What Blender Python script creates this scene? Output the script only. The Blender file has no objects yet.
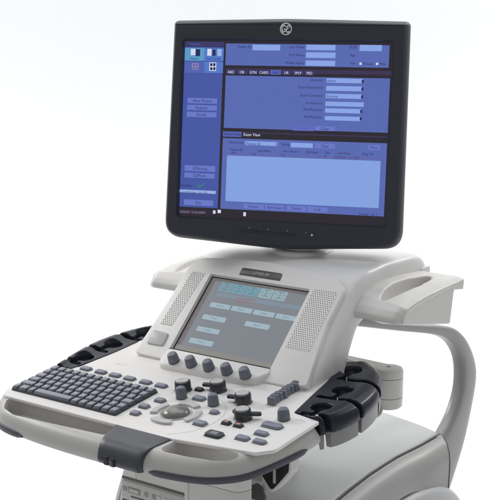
import bpy, bmesh, math, random
from mathutils import Vector, Matrix

C = bpy.context.scene.collection
R = math.radians
Z0 = 0.80                                   # height of the keyboard deck above the studio floor

# ------------------------------------------------------------------ camera
YAW, PITCH, ROLL = 0.639, 0.1824, 0.0044
cam = bpy.data.cameras.new('camera')
cam_o = bpy.data.objects.new('camera', cam); C.objects.link(cam_o)
cam.sensor_width = 36.0; cam.sensor_fit = 'HORIZONTAL'
cam.lens = 36.0*1298.8/500.0
cam.clip_start = 0.05; cam.clip_end = 100
fw = Vector((-math.sin(YAW)*math.cos(PITCH), math.cos(YAW)*math.cos(PITCH), -math.sin(PITCH)))
rt = Vector((math.cos(YAW), math.sin(YAW), 0)); up = rt.cross(fw)
r2 = rt*math.cos(ROLL)+up*math.sin(ROLL); u2 = up*math.cos(ROLL)-rt*math.sin(ROLL)
cam_o.matrix_world = Matrix(((r2.x,u2.x,-fw.x,1.313),(r2.y,u2.y,-fw.y,-1.507),(r2.z,u2.z,-fw.z,0.624+Z0),(0,0,0,1)))
bpy.context.scene.camera = cam_o

# ------------------------------------------------------------------ light: a white studio
w = bpy.data.worlds.new('World'); bpy.context.scene.world = w; w.use_nodes = True
w.node_tree.nodes['Background'].inputs[0].default_value = (0.95, 0.97, 1.0, 1)
w.node_tree.nodes['Background'].inputs[1].default_value = 0.36
vs = bpy.context.scene.view_settings
vs.view_transform = 'Standard'; vs.look = 'None'; vs.gamma = 1; vs.exposure = 0.0

def area(name, loc, target, size, power, col=(1,1,1)):
    l = bpy.data.lights.new(name, 'AREA'); l.shape = 'RECTANGLE'; l.size, l.size_y = size; l.energy = power; l.color = col
    o = bpy.data.objects.new(name, l); C.objects.link(o); o.location = loc
    o.rotation_euler = (Vector(target)-Vector(loc)).to_track_quat('-Z', 'Y').to_euler()
    return o
area('softbox_overhead', (-0.5, 0.9, 3.1), (0.0, 0.25, 0.8), (2.4, 2.0), 33)
area('softbox_side', (-2.6, 0.0, 2.2), (0.0, 0.2, 0.9), (1.6, 1.6), 9)
BD = lambda a, b, z: (fw.x*a/math.cos(PITCH)+rt.x*b, fw.y*a/math.cos(PITCH)+rt.y*b, z)   # along / across the studio sweep
area('backdrop_lamp', BD(2.2, -3.2, 3.4), BD(3.6, -0.6, 1.2), (2.0, 1.0), 84)
area('backdrop_lamp', BD(2.2, 3.2, 3.4), BD(3.6, 0.6, 1.2), (2.0, 1.0), 84)

# ------------------------------------------------------------------ materials
MAT = {}
def srgb(r, g, b):
    f = lambda c: (c/255/12.92 if c/255 <= .04045 else ((c/255+.055)/1.055)**2.4)
    return (f(r), f(g), f(b), 1)
def plastic(name, col, rough=.45, bump=0.0, scale=900, spec=.5, coat=0.0, mott=0.0, metal=0.0):
    m = bpy.data.materials.new(name); m.use_nodes = True; nt = m.node_tree; b = nt.nodes['Principled BSDF']
    b.inputs['Base Color'].default_value = (*col, 1); b.inputs['Roughness'].default_value = rough
    b.inputs['Specular IOR Level'].default_value = spec; b.inputs['Metallic'].default_value = metal
    b.inputs['Coat Weight'].default_value = coat; b.inputs['Coat Roughness'].default_value = .08
    tc = nt.nodes.new('ShaderNodeTexCoord')
    if mott:
        n = nt.nodes.new('ShaderNodeTexNoise'); n.inputs['Scale'].default_value = 14; n.inputs['Detail'].default_value = 5
        nt.links.new(tc.outputs['Object'], n.inputs['Vector'])
        mx = nt.nodes.new('ShaderNodeMix'); mx.data_type = 'RGBA'
        mx.inputs['A'].default_value = (*[c*(1-mott) for c in col], 1); mx.inputs['B'].default_value = (*[min(1, c*(1+mott)) for c in col], 1)
        nt.links.new(n.outputs['Fac'], mx.inputs['Factor']); nt.links.new(mx.outputs['Result'], b.inputs['Base Color'])
        mr = nt.nodes.new('ShaderNodeMapRange'); mr.inputs['To Min'].default_value = rough*.85; mr.inputs['To Max'].default_value = min(1, rough*1.15)
        nt.links.new(n.outputs['Fac'], mr.inputs['Value']); nt.links.new(mr.outputs['Result'], b.inputs['Roughness'])
    if bump:
        n2 = nt.nodes.new('ShaderNodeTexNoise'); n2.inputs['Scale'].default_value = scale; n2.inputs['Detail'].default_value = 2
        nt.links.new(tc.outputs['Object'], n2.inputs['Vector'])
        bp = nt.nodes.new('ShaderNodeBump'); bp.inputs['Strength'].default_value = bump; bp.inputs['Distance'].default_value = .0004
        nt.links.new(n2.outputs['Fac'], bp.inputs['Height']); nt.links.new(bp.outputs['Normal'], b.inputs['Normal'])
    MAT[name] = m; return m
def glow(name, rgb, k=1.0, spec=.5, rough=.25):
    m = bpy.data.materials.new(name); m.use_nodes = True; b = m.node_tree.nodes['Principled BSDF']
    b.inputs['Base Color'].default_value = (.01, .01, .012, 1); b.inputs['Roughness'].default_value = rough; b.inputs['Specular IOR Level'].default_value = spec
    b.inputs['Emission Color'].default_value = srgb(*rgb); b.inputs['Emission Strength'].default_value = k
    MAT[name] = m; return m
plastic('white_plastic', (.80, .78, .755), .42, .12, mott=.012)
plastic('shell_plastic', (.80, .79, .775), .36, .06, mott=.012)
plastic('cream_plastic', (.70, .685, .655), .42, .10, mott=.015)
plastic('grey_plastic', (.50, .488, .468), .38, .12, mott=.02)
plastic('silver_plastic', (.29, .29, .285), .30, .04)
plastic('skirt_reflection', (.23, .23, .228), .38, .08)  # holder plastic greyed, reflection of the pale base put into the colour
plastic('base_plastic', (.46, .47, .47), .38, .08, mott=.015)
plastic('fender_plastic', (.36, .35, .34), .35, .10, mott=.02)
plastic('bezel_plastic', (.042, .047, .060), .42, .25, 1400, spec=.35, mott=.04)
plastic('dark_rubber', (.055, .058, .075), .40, .10, mott=.05)
plastic('latch_plastic', (.050, .053, .064), .36, .15, mott=.04)
plastic('holder_plastic', (.016, .019, .029), .30, .03, spec=.30, mott=.05)
plastic('hole_black', (.006, .006, .007), .6)
plastic('key_side_shade', (.095, .102, .128), .45)  # key plastic darkened on the sides, shade between keys put into the colour
plastic('key_plastic', (.27, .285, .335), .42, .05, mott=.03)
plastic('key_legend', (.66, .68, .72), .5)
plastic('key_gap', (.035, .038, .050), .5)
plastic('button_blue', (.225, .24, .29), .40, .03, mott=.03)
plastic('button_dark', (.045, .048, .055), .40, .03, mott=.03)
plastic('button_grey', (.52, .53, .51), .40, .03, mott=.02)
plastic('knob_blue', (.155, .165, .205), .42, .05, mott=.03)
plastic('knob_black', (.034, .036, .041), .32, .05, mott=.03)
plastic('knob_cap', (.50, .51, .50), .33, .03, mott=.02)
plastic('ball_grey', (.19, .195, .17), .25, coat=.2)
plastic('amber_mark', (.55, .27, .22), .4)
plastic('plate_brown', (.085, .078, .070), .35, mott=.03)
plastic('plate_text', (.62, .61, .58), .4)
plastic('seam', (.12, .12, .118), .6)
plastic('badge', (.74, .74, .76), .35)
plastic('chrome', (.78, .78, .80), .22, metal=1.0)
plastic('hook_plastic', (.46, .41, .35), .45)
plastic('backdrop_paper', (.90, .90, .905), .9, spec=.1)
plastic('slot_dark', (.10, .098, .092), .5)
plastic('icon_grey', (.30, .29, .27), .5)
for n, c in dict(dark=(40,34,44), side=(70,88,168), side2=(84,100,184), main=(90,108,184), title=(58,54,104), cyan=(92,160,205), lblue=(84,124,205), navy=(34,38,90),
                 white=(222,226,248), pale=(160,184,236), pinkg=(150,140,170), btn=(108,124,206), btn2=(96,108,194), green=(60,140,90), strip=(46,38,54), bar=(58,48,82),
                 field=(142,170,238), head=(94,104,178), head2=(98,106,176), table=(136,168,232), maroon=(76,50,110)).items():
    glow('lcd_'+n, c, .90, .35, .3)
for n, c in dict(tdark=(112,106,108), tfoot=(138,136,132), tbg=(126,131,138), tteal=(120,152,166), tteal2=(112,156,172), tteal3=(146,172,180), tband=(126,142,158), tbtn=(160,182,194), tred=(142,122,126), ttext=(96,122,136)).items():
    glow('panel_'+n, c, .92, .5, .2)

# ------------------------------------------------------------------ helpers
TAU = 0.1354; tc_, ts_ = math.cos(TAU), math.sin(TAU)
def DECK(a, b, h=0): return Vector((a, b*tc_-h*ts_, b*ts_+h*tc_))
TT = 0.781; TC = Vector((0, .2292, .1012)); tv = Vector((0, math.cos(TT), math.sin(TT))); tn = Vector((0, -math.sin(TT), math.cos(TT)))
def TOUCH(a, b, h=0): return TC+Vector((a, 0, 0))+tv*b+tn*h
MY, MT = 0.3553, 1.4509
mx_ = Vector((math.cos(MY), math.sin(MY), 0)); mb_ = Vector((-math.sin(MY), math.cos(MY), 0)); mv_ = mb_*math.cos(MT)+Vector((0,0,1))*math.sin(MT); mn_ = mx_.cross(mv_)
MC = Vector((-0.0016, 0.3559, 0.4153))
def MON(a, b, h=0): return MC+mx_*a+mv_*b+mn_*h
def WORLD(a, b, h=0): return Vector((a, b, h))
def SIDE(x0):                                # y,z outline at x = x0, h along +x
    return lambda a, b, h=0: Vector((x0+h, a, b))
def FRONT(y0):                               # x,z outline at y = y0, h towards the viewer
    return lambda a, b, h=0: Vector((a, y0-h, b))

class MB:
    def __init__(s): s.v = []; s.f = []; s.m = []; s.mats = []
    def mi(s, mat):
        if mat not in s.mats: s.mats.append(mat)
        return s.mats.index(mat)
    def add(s, verts, faces, mat):
        n = len(s.v); k = s.mi(mat); s.v += [Vector(p) for p in verts]
        for f in faces: s.f.append([i+n for i in f]); s.m.append(k)
        return s
    def mesh(s, name):
        me = bpy.data.meshes.new(name); me.from_pydata([tuple(p) for p in s.v], [], s.f)
        for m in s.mats: me.materials.append(MAT[m])
        me.polygons.foreach_set('material_index', s.m); me.update(); return me

WL = {}                                      # world location of every linked object
def finish(me, smooth=32):
    bm = bmesh.new(); bm.from_mesh(me); bmesh.ops.recalc_face_normals(bm, faces=bm.faces); bm.to_mesh(me); bm.free()
    if smooth:
        me.polygons.foreach_set('use_smooth', [True]*len(me.polygons)); me.set_sharp_from_angle(angle=R(smooth))
def link(name, mb, parent, smooth=32, label=None, bevel=None, cut=None, sub=None, recalc=True, mould=None, crown=False):
    me = mb.mesh(name) if isinstance(mb, MB) else mb
    if bevel or cut or sub or mould:
        if recalc: finish(me, 0)
        o = bpy.data.objects.new('tmp', me); C.objects.link(o); tmp = []
        if cut:
            for c in cut:
                cm = c.mesh('cut'); finish(cm, 0); co = bpy.data.objects.new('cut', cm); C.objects.link(co); tmp.append(co)
                md = o.modifiers.new('b', 'BOOLEAN'); md.operation = 'DIFFERENCE'; md.object = co; md.solver = 'MANIFOLD'
        if mould:                            # one moulded skin with soft edges: (voxel, smoothing passes)
            md = o.modifiers.new('r', 'REMESH'); md.mode = 'VOXEL'; md.voxel_size = mould[0]; md.use_smooth_shade = True
            md = o.modifiers.new('q', 'SMOOTH'); md.iterations = mould[1]; md.factor = .5
        if bevel:
            md = o.modifiers.new('v', 'BEVEL'); md.width = bevel[0]; md.segments = bevel[1]; md.limit_method = 'ANGLE'; md.angle_limit = R(bevel[2] if len(bevel) > 2 else 35)
        if sub:
            md = o.modifiers.new('s', 'SUBSURF'); md.levels = sub; md.render_levels = sub
        dg = bpy.context.evaluated_depsgraph_get(); dg.update()
        me = bpy.data.meshes.new_from_object(o.evaluated_get(dg))
        for t in tmp+[o]: bpy.data.objects.remove(t)
        me.name = name
        me.polygons.foreach_set('use_smooth', [True]*len(me.polygons)); me.set_sharp_from_angle(angle=R(smooth))
    elif recalc: finish(me, smooth)
    if crown:                                # let the top of the shell fall away towards its sides
        for vt in me.vertices:
            p = vt.co; q = p.x-.0065; t = max(0, (abs(q)-.085)/.10); wz = min(1, max(0, (p.z-.125)/.065)); wz = wz*wz*(3-2*wz)
            p.z -= (.020 if q < 0 else .002)*t**2.2*wz
        me.update()
    xs = [v.co for v in me.vertices]
    lo = Vector([min(p[i] for p in xs) for i in range(3)]); hi = Vector([max(p[i] for p in xs) for i in range(3)]); c = (lo+hi)/2
    me.transform(Matrix.Translation(-c)); c = c+Vector((0, 0, Z0))
    o = bpy.data.objects.new(name, me); C.objects.link(o)
    WL[o] = c; o.location = c
    if parent: o.parent = parent; o.location = c-WL[parent]
    if label: o['label'] = label
    return o
def dup(src, delta, parent=None, label=None):                # a copy moved by delta, mesh shared
    o = src.copy(); C.objects.link(o); o.parent = parent or src.parent
    WL[o] = WL[src]+Vector(delta); o.location = WL[o]-WL[o.parent]
    if label: o['label'] = label
    return o

def rrect(x0, y0, x1, y1, r, n=5):
    if not isinstance(r, (tuple, list)): r = (r,)*4           # bl, br, tr, tl
    out = []
    for (cx, cy, a0, q) in ((x0+r[0], y0+r[0], 180, r[0]), (x1-r[1], y0+r[1], 270, r[1]), (x1-r[2], y1-r[2], 0, r[2]), (x0+r[3], y1-r[3], 90, r[3])):
        for i in range(n+1):
            a = R(a0+90*i/n); out.append((cx+q*math.cos(a), cy+q*math.sin(a)))
    return out
def fillet(pts, rad, n=5):                                    # round the corners of a polygon
    out = []; N = len(pts)
    for i in range(N):
        p = Vector(pts[i][:2]); a = Vector(pts[i-1][:2])-p; b = Vector(pts[(i+1) % N][:2])-p
        r = rad[i] if isinstance(rad, (list, tuple)) else rad
        la, lb = a.length, b.length; ang = a.angle(b)
        t = min(r/max(math.tan(ang/2), 1e-4), la*.49, lb*.49)
        if r <= 0 or ang > R(178): out.append(tuple(p)); continue
        p0 = p+a/la*t; p2 = p+b/lb*t
        for k in range(n+1):
            q = k/n; out.append(tuple(p0*(1-q)**2+p*2*q*(1-q)+p2*q*q))
    return out
def catmull(pts, n=6, closed=False):
    P = [Vector(p) for p in pts]; out = []; N = len(P)
    for i in range(N if closed else N-1):
        a = P[i-1] if (i > 0 or closed) else P[0]; b = P[i]; c = P[(i+1) % N]; d = P[(i+2) % N] if (closed or i+2 < N) else P[-1]
        for k in range(n):
            t = k/n; out.append(.5*((2*b)+(c-a)*t+(2*a-5*b+4*c-d)*t*t+(3*b-a-3*c+d)*t**3))
    if not closed: out.append(P[-1])
    return out
def offset(pts, d):                                           # move a CCW outline inwards by d
    N = len(pts); P = [Vector(p[:2]) for p in pts]; out = []
    for i in range(N):
        e1 = P[i]-P[i-1]; e2 = P[(i+1) % N]-P[i]
        n1 = Vector((-e1.y, e1.x)); n2 = Vector((-e2.y, e2.x))
        n1 = n1.normalized() if n1.length > 1e-9 else n2.normalized(); n2 = n2.normalized() if n2.length > 1e-9 else n1
        m = n1+n2
        m = m.normalized() if m.length > 1e-6 else n1
        out.append(tuple(P[i]+m*(d/max(.5, m.dot(n1)))))
    return out
def ccw(pts):
    a = sum(pts[i-1][0]*pts[i][1]-pts[i][0]*pts[i-1][1] for i in range(len(pts)))
    return pts if a > 0 else pts[::-1]
def rings(mb, fr, rs, mat, cap0=True, cap1=True):             # rs = [(outline, h), ...] same point count
    n = len(rs[0][0]); v = []; f = []
    for o, h in rs:
        for p in o: v.append(fr(p[0], p[1], h))
    for k in range(len(rs)-1):
        for i in range(n):
            j = (i+1) % n; f.append((k*n+i, k*n+j, (k+1)*n+j, (k+1)*n+i))
    if cap0: f.append(tuple(range(n))[::-1])
    if cap1: f.append(tuple((len(rs)-1)*n+i for i in range(n)))
    return mb.add(v, f, mat)
def plate(mb, fr, outline, h0, h1, mat, bev=.001, seg=3, taper=0.0, cap0=True):
    o = ccw(list(outline)); rs = [(o, h0)]
    ot = offset(o, taper) if taper else o
    for k in range(seg+1):
        a = math.pi/2*k/seg
        rs.append((offset(ot, bev*(1-math.cos(a))), h1-bev*(1-math.sin(a))))
    return rings(mb, fr, rs, mat, cap0)
def flat(mb, fr, outline, h, mat):
    o = ccw(list(outline)); return mb.add([fr(p[0], p[1], h) for p in o], [tuple(range(len(o)))], mat)
def lathe(mb, fr, a, b, prof, mat, n=24, tilt=(0, 0), sq=1.0):        # prof = [(r, h), ...]
    v = []; f = []
    for r, h in prof:
        for i in range(n):
            t = 2*math.pi*i/n; v.append(fr(a+r*math.cos(t)+tilt[0]*h, b+r*sq*math.sin(t)+tilt[1]*h, h))
    for k in range(len(prof)-1):
        for i in range(n):
            j = (i+1) % n; f.append((k*n+i, k*n+j, (k+1)*n+j, (k+1)*n+i))
    f.append(tuple(range(n))[::-1]); f.append(tuple((len(prof)-1)*n+i for i in range(n)))
    return mb.add(v, f, mat)
def slab(mb, prof, hw, r, mat, x0=0.0, seg=7):               # a y,z profile swept along x with rounded ends
    p = ccw(prof); rs = []
    for k in range(seg+1):
        a = math.pi/2*k/seg; rs.append((offset(p, r*(1-math.sin(a))), -hw+r*(1-math.cos(a))))
    for k in range(seg+1):
        a = math.pi/2*k/seg; rs.append((offset(p, r*(1-math.cos(a))), hw-r*(1-math.sin(a))))
    return rings(mb, SIDE(x0), rs, mat)
def tube(mb, pts, r, mat, n=10):
    P = [Vector(p) for p in pts]; v = []; f = []; u = None
    for i, p in enumerate(P):
        t = (P[min(i+1, len(P)-1)]-P[max(i-1, 0)]).normalized()
        u = (u-t*u.dot(t)).normalized() if u else t.orthogonal().normalized()
        w_ = t.cross(u); rr = r[i] if isinstance(r, list) else r
        for k in range(n):
            a = 2*math.pi*k/n; v.append(p+u*rr*math.cos(a)+w_*rr*math.sin(a))
    for i in range(len(P)-1):
        for k in range(n):
            j = (k+1) % n; f.append((i*n+k, i*n+j, (i+1)*n+j, (i+1)*n+k))
    f.append(tuple(range(n))[::-1]); f.append(tuple((len(P)-1)*n+k for k in range(n)))
    return mb.add(v, f, mat)
_txt = {}
def text(mb, fr, s, a, b, size, al, mat, h, sx=1.0, extrude=0.0):   # lettering laid on a plane, a/b = left, centre or right; vertical centre
    if s not in _txt:
        cu = bpy.data.curves.new('t', 'FONT'); cu.body = s; cu.size = 1.0; cu.resolution_u = 2
        o = bpy.data.objects.new('t', cu); C.objects.link(o); dg = bpy.context.evaluated_depsgraph_get(); dg.update()
        me = bpy.data.meshes.new_from_object(o.evaluated_get(dg))
        _txt[s] = ([tuple(v.co) for v in me.vertices], [tuple(p.vertices) for p in me.polygons]); bpy.data.objects.remove(o)
    V, F = _txt[s]
    if not V: return mb
    w_ = max(v[0] for v in V); k = size/.70
    dx = {'L': 0, 'C': -w_/2, 'R': -w_}[al]
    return mb.add([fr(a+(v[0]+dx)*k*sx, b+(v[1]-.34)*k, h) for v in V], F, mat)

# ------------------------------------------------------------------ measured layouts
SCREEN_RECTS = [(-0.1934, -0.1634, 0.205, 0.1612, 'dark', 0), (-0.1883, -0.1405, -0.1158, 0.1463, 'side', 1), (-0.1113, 0.1145, 0.1823, 0.1528, 'main', 1), (-0.1098, 0.0035, 0.1856, 0.0964, 'main', 1), (-0.1108, -0.1408, 0.1855, -0.0146, 'main', 1), (-0.189, 0.1472, -0.1148, 0.1555, 'title', 1), (-0.1879, 0.1216, -0.151, 0.1443, 'cyan', 2), (-0.1513, 0.1218, -0.1149, 0.1439, 'lblue', 2), (-0.1874, 0.0996, -0.1504, 0.1196, 'side2', 2), (-0.1504, 0.1002, -0.1152, 0.1202, 'lblue', 2), (-0.1767, 0.1313, -0.1681, 0.1425, 'white', 3), (-0.1674, 0.1296, -0.159, 0.1419, 'navy', 3), (-0.1456, 0.1306, -0.1377, 0.1429, 'white', 3), (-0.1358, 0.1307, -0.1302, 0.1416, 'navy', 3), (-0.1269, 0.1302, -0.119, 0.1428, 'pale', 3), (-0.1738, 0.1054, -0.1611, 0.117, 'pinkg', 3), (-0.141, 0.1039, -0.128, 0.1189, 'white', 3), (-0.1394, 0.1123, -0.1351, 0.1175, 'navy', 4), (-0.1338, 0.1123, -0.1295, 0.1176, 'navy', 4), (-0.1391, 0.1052, -0.1348, 0.1104, 'navy', 4), (-0.1335, 0.1053, -0.1292, 0.1105, 'navy', 4), (-0.1721, 0.1117, -0.1682, 0.1152, 'side2', 4), (-0.1664, 0.1118, -0.1629, 0.1153, 'side2', 4), (-0.1719, 0.1064, -0.168, 0.1099, 'side2', 4), (-0.1662, 0.1065, -0.1627, 0.11, 'side2', 4), (-0.1866, 0.0977, -0.1151, 0.0979, 'title', 2), (-0.1797, 0.0458, -0.124, 0.0552, 'btn', 2), (-0.1804, 0.0337, -0.1241, 0.0427, 'btn', 2), (-0.1803, 0.0213, -0.1242, 0.0305, 'btn', 2), (-0.1808, -0.0755, -0.123, -0.0654, 'btn', 2), (-0.1809, -0.0877, -0.1238, -0.0789, 'btn', 2), (-0.189, -0.1149, -0.1205, -0.1096, 'pale', 2), (-0.1801, -0.1369, -0.1242, -0.1269, 'btn', 2), (-0.1896, -0.152, -0.1158, -0.1443, 'strip', 1), (-0.1243, -0.1504, -0.1196, -0.1445, 'white', 2), (-0.1157, -0.1488, -0.1095, -0.143, 'white', 2), (-0.11, 0.102, 0.1877, 0.1091, 'bar', 1), (-0.0277, 0.0992, -0.0084, 0.1077, 'side2', 2), (-0.1087, 0.0985, -0.0917, 0.1067, 'title', 2), (-0.0894, 0.0989, -0.0695, 0.1066, 'title', 2), (-0.0671, 0.0988, -0.0511, 0.107, 'title', 2), (-0.0489, 0.0992, -0.0292, 0.107, 'title', 2), (-0.0066, 0.0992, 0.0108, 0.1077, 'title', 2), (0.013, 0.0993, 0.0325, 0.1076, 'title', 2), (0.0348, 0.0993, 0.0522, 0.1073, 'title', 2), (-0.062, 0.1414, -0.0116, 0.1513, 'field', 2), (0.0353, 0.143, 0.0876, 0.1524, 'field', 2), (0.0355, 0.1296, 0.0882, 0.1392, 'field', 2), (0.0353, 0.1158, 0.0882, 0.125, 'field', 2), (0.13, 0.1426, 0.1692, 0.1531, 'field', 2), (0.131, 0.1189, 0.135, 0.1228, 'white', 2), (0.16, 0.119, 0.164, 0.1229, 'white', 2), (0.0742, 0.0871, 0.1382, 0.0948, 'field', 2), (0.0742, 0.0733, 0.1374, 0.0817, 'field', 2), (0.0739, 0.0603, 0.1383, 0.0682, 'field', 2), (0.0738, 0.0468, 0.1417, 0.0545, 'field', 2), (0.0739, 0.0352, 0.1377, 0.0429, 'field', 2), (0.0739, 0.0221, 0.1379, 0.0294, 'field', 2), (0.1365, 0.0875, 0.1399, 0.0932, 'navy', 3), (0.1364, 0.0744, 0.1398, 0.0802, 'navy', 3), (0.1366, 0.061, 0.14, 0.0668, 'navy', 3), (0.136, 0.0359, 0.1394, 0.0417, 'navy', 3), (0.1358, 0.0231, 0.1392, 0.0289, 'navy', 3), (0.0173, 0.0024, 0.0545, 0.0111, 'btn2', 2), (0.0572, 0.0035, 0.0925, 0.0112, 'btn', 2), (-0.0767, -0.0051, 0.1849, -0.0026, 'bar', 2), (-0.1109, -0.0121, -0.0763, -0.0025, 'side2', 2), (-0.069, -0.0256, -0.0121, -0.0186, 'field', 2), (-0.012, -0.0258, -0.0073, -0.0179, 'btn', 2), (0.0146, -0.0269, 0.0545, -0.0188, 'field', 2), (0.0584, -0.0267, 0.094, -0.0184, 'btn', 2), (0.153, -0.0268, 0.173, -0.0185, 'btn', 2), (-0.1016, -0.0339, 0.1751, -0.0328, 'head', 2), (-0.1016, -0.0446, 0.1752, -0.0403, 'head2', 2), (-0.1018, -0.1267, 0.1757, -0.0453, 'table', 3), (-0.0676, -0.1383, -0.0303, -0.1299, 'btn', 4), (-0.0277, -0.1388, 0.0064, -0.1301, 'btn', 4), (0.0118, -0.1386, 0.0471, -0.1297, 'btn', 4), (0.0496, -0.1386, 0.0856, -0.1297, 'btn', 4), (-0.0674, -0.152, -0.0627, -0.1451, 'white', 2)]
SCREEN_TEXT = [('New Patient', -0.1519, 0.0505, 0.0063, 'C', 'navy'), ('Register', -0.1522, 0.0382, 0.0063, 'C', 'navy'), ('Details', -0.1525, 0.0259, 0.0063, 'C', 'navy'), ('EZBackup', -0.1518, -0.0705, 0.0063, 'C', 'navy'), ('EZMove', -0.1523, -0.0832, 0.0063, 'C', 'navy'), ('Dataflow', -0.1877, -0.1019, 0.0056, 'L', 'navy'), ('Local Archive - Int. HD', -0.1873, -0.1135, 0.0056, 'L', 'navy'), ('Exit', -0.1524, -0.1318, 0.0063, 'C', 'navy'), ('10/02/07 10:25:43PM', -0.1879, -0.1496, 0.0052, 'L', 'pinkg'), ('Hospital', -0.1798, 0.1514, 0.0056, 'L', 'side2'), ('Patient', -0.1694, 0.1252, 0.0048, 'C', 'navy'), ('Data Transfer', -0.133, 0.1254, 0.0044, 'C', 'navy'), ('ABD', -0.1004, 0.1026, 0.0056, 'C', 'white'), ('OB', -0.08, 0.1026, 0.0056, 'C', 'white'), ('GYN', -0.0594, 0.1026, 0.0056, 'C', 'white'), ('CARD', -0.0392, 0.1026, 0.0056, 'C', 'white'), ('VAS', -0.0184, 0.1029, 0.0056, 'C', 'navy'), ('UR', 0.0016, 0.1029, 0.0056, 'C', 'white'), ('SM.P', 0.0226, 0.1029, 0.0056, 'C', 'white'), ('PED', 0.0431, 0.1029, 0.0056, 'C', 'white'), ('Patient ID', -0.0648, 0.1474, 0.0056, 'R', 'navy'), ('Last Name', 0.0322, 0.1482, 0.0056, 'R', 'navy'), ('First Name', 0.0324, 0.1343, 0.0056, 'R', 'navy'), ('Middle Name', 0.0323, 0.1204, 0.0056, 'R', 'navy'), ('DOB', 0.1246, 0.1489, 0.0056, 'R', 'navy'), ('Age', 0.1234, 0.1352, 0.0056, 'R', 'navy'), ('Sex', 0.124, 0.1215, 0.0056, 'R', 'navy'), ('Female', 0.1374, 0.121, 0.0056, 'L', 'navy'), ('Male', 0.166, 0.1211, 0.0056, 'L', 'navy'), ('Operator', 0.0686, 0.0916, 0.0056, 'R', 'navy'), ('Exam Description', 0.0685, 0.0785, 0.0056, 'R', 'navy'), ('Exam Comment', 0.0687, 0.0646, 0.0056, 'R', 'navy'), ('Accession #', 0.0689, 0.0514, 0.0056, 'R', 'navy'), ('Perf.Physician', 0.0687, 0.04, 0.0056, 'R', 'navy'), ('Ref.Physician', 0.0689, 0.0271, 0.0056, 'R', 'navy'), ('admin', 0.0758, 0.0907, 0.0056, 'L', 'navy'), ('Routine', 0.0759, 0.0637, 0.0056, 'L', 'navy'), ('Details', 0.0363, 0.0067, 0.0056, 'C', 'side2'), ('Clear', 0.0749, 0.0071, 0.0059, 'C', 'navy'), ('Patient View', -0.1081, -0.0071, 0.0054, 'L', 'navy'), ('Exam View', -0.0728, -0.0071, 0.0063, 'L', 'white'), ('Search key', -0.0722, -0.0216, 0.0056, 'R', 'navy'), ('Patient ID', -0.0666, -0.023, 0.0059, 'L', 'navy'), ('String', 0.0122, -0.022, 0.0056, 'R', 'navy'), ('Clear', 0.0762, -0.0227, 0.0059, 'C', 'navy'), ('More', 0.163, -0.0226, 0.0059, 'C', 'navy'), ('Patient ID', -0.0959, -0.0346, 0.0052, 'L', 'navy'), ('Last Name', -0.0459, -0.0347, 0.0052, 'L', 'navy'), ('First Name', 0.0017, -0.0341, 0.0052, 'L', 'navy'), ('Birthdate', 0.0434, -0.0341, 0.0052, 'L', 'navy'), ('Sex', 0.0775, -0.034, 0.0052, 'L', 'navy'), ('Last Exam', 0.0989, -0.034, 0.0052, 'L', 'navy'), ('Diag. ID', 0.1432, -0.0342, 0.0052, 'L', 'navy'), ('0001', -0.0938, -0.0405, 0.0044, 'L', 'navy'), ('Test', -0.0567, -0.0405, 0.0044, 'L', 'navy'), ('Test', -0.0034, -0.0408, 0.0044, 'L', 'navy'), ('M', 0.076, -0.0408, 0.0044, 'L', 'navy'), ('10/02/2007  11:12:08', 0.0921, -0.0413, 0.0048, 'L', 'maroon'), ('Review', -0.0489, -0.1342, 0.0056, 'C', 'navy'), ('New Exam', -0.0106, -0.1343, 0.0056, 'C', 'navy'), ('Delete', 0.0295, -0.1342, 0.0056, 'C', 'navy'), ('Lock', 0.0674, -0.1342, 0.0056, 'C', 'navy'), ('Listing 1 of 1', 0.1418, -0.138, 0.0056, 'L', 'navy')]
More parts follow.
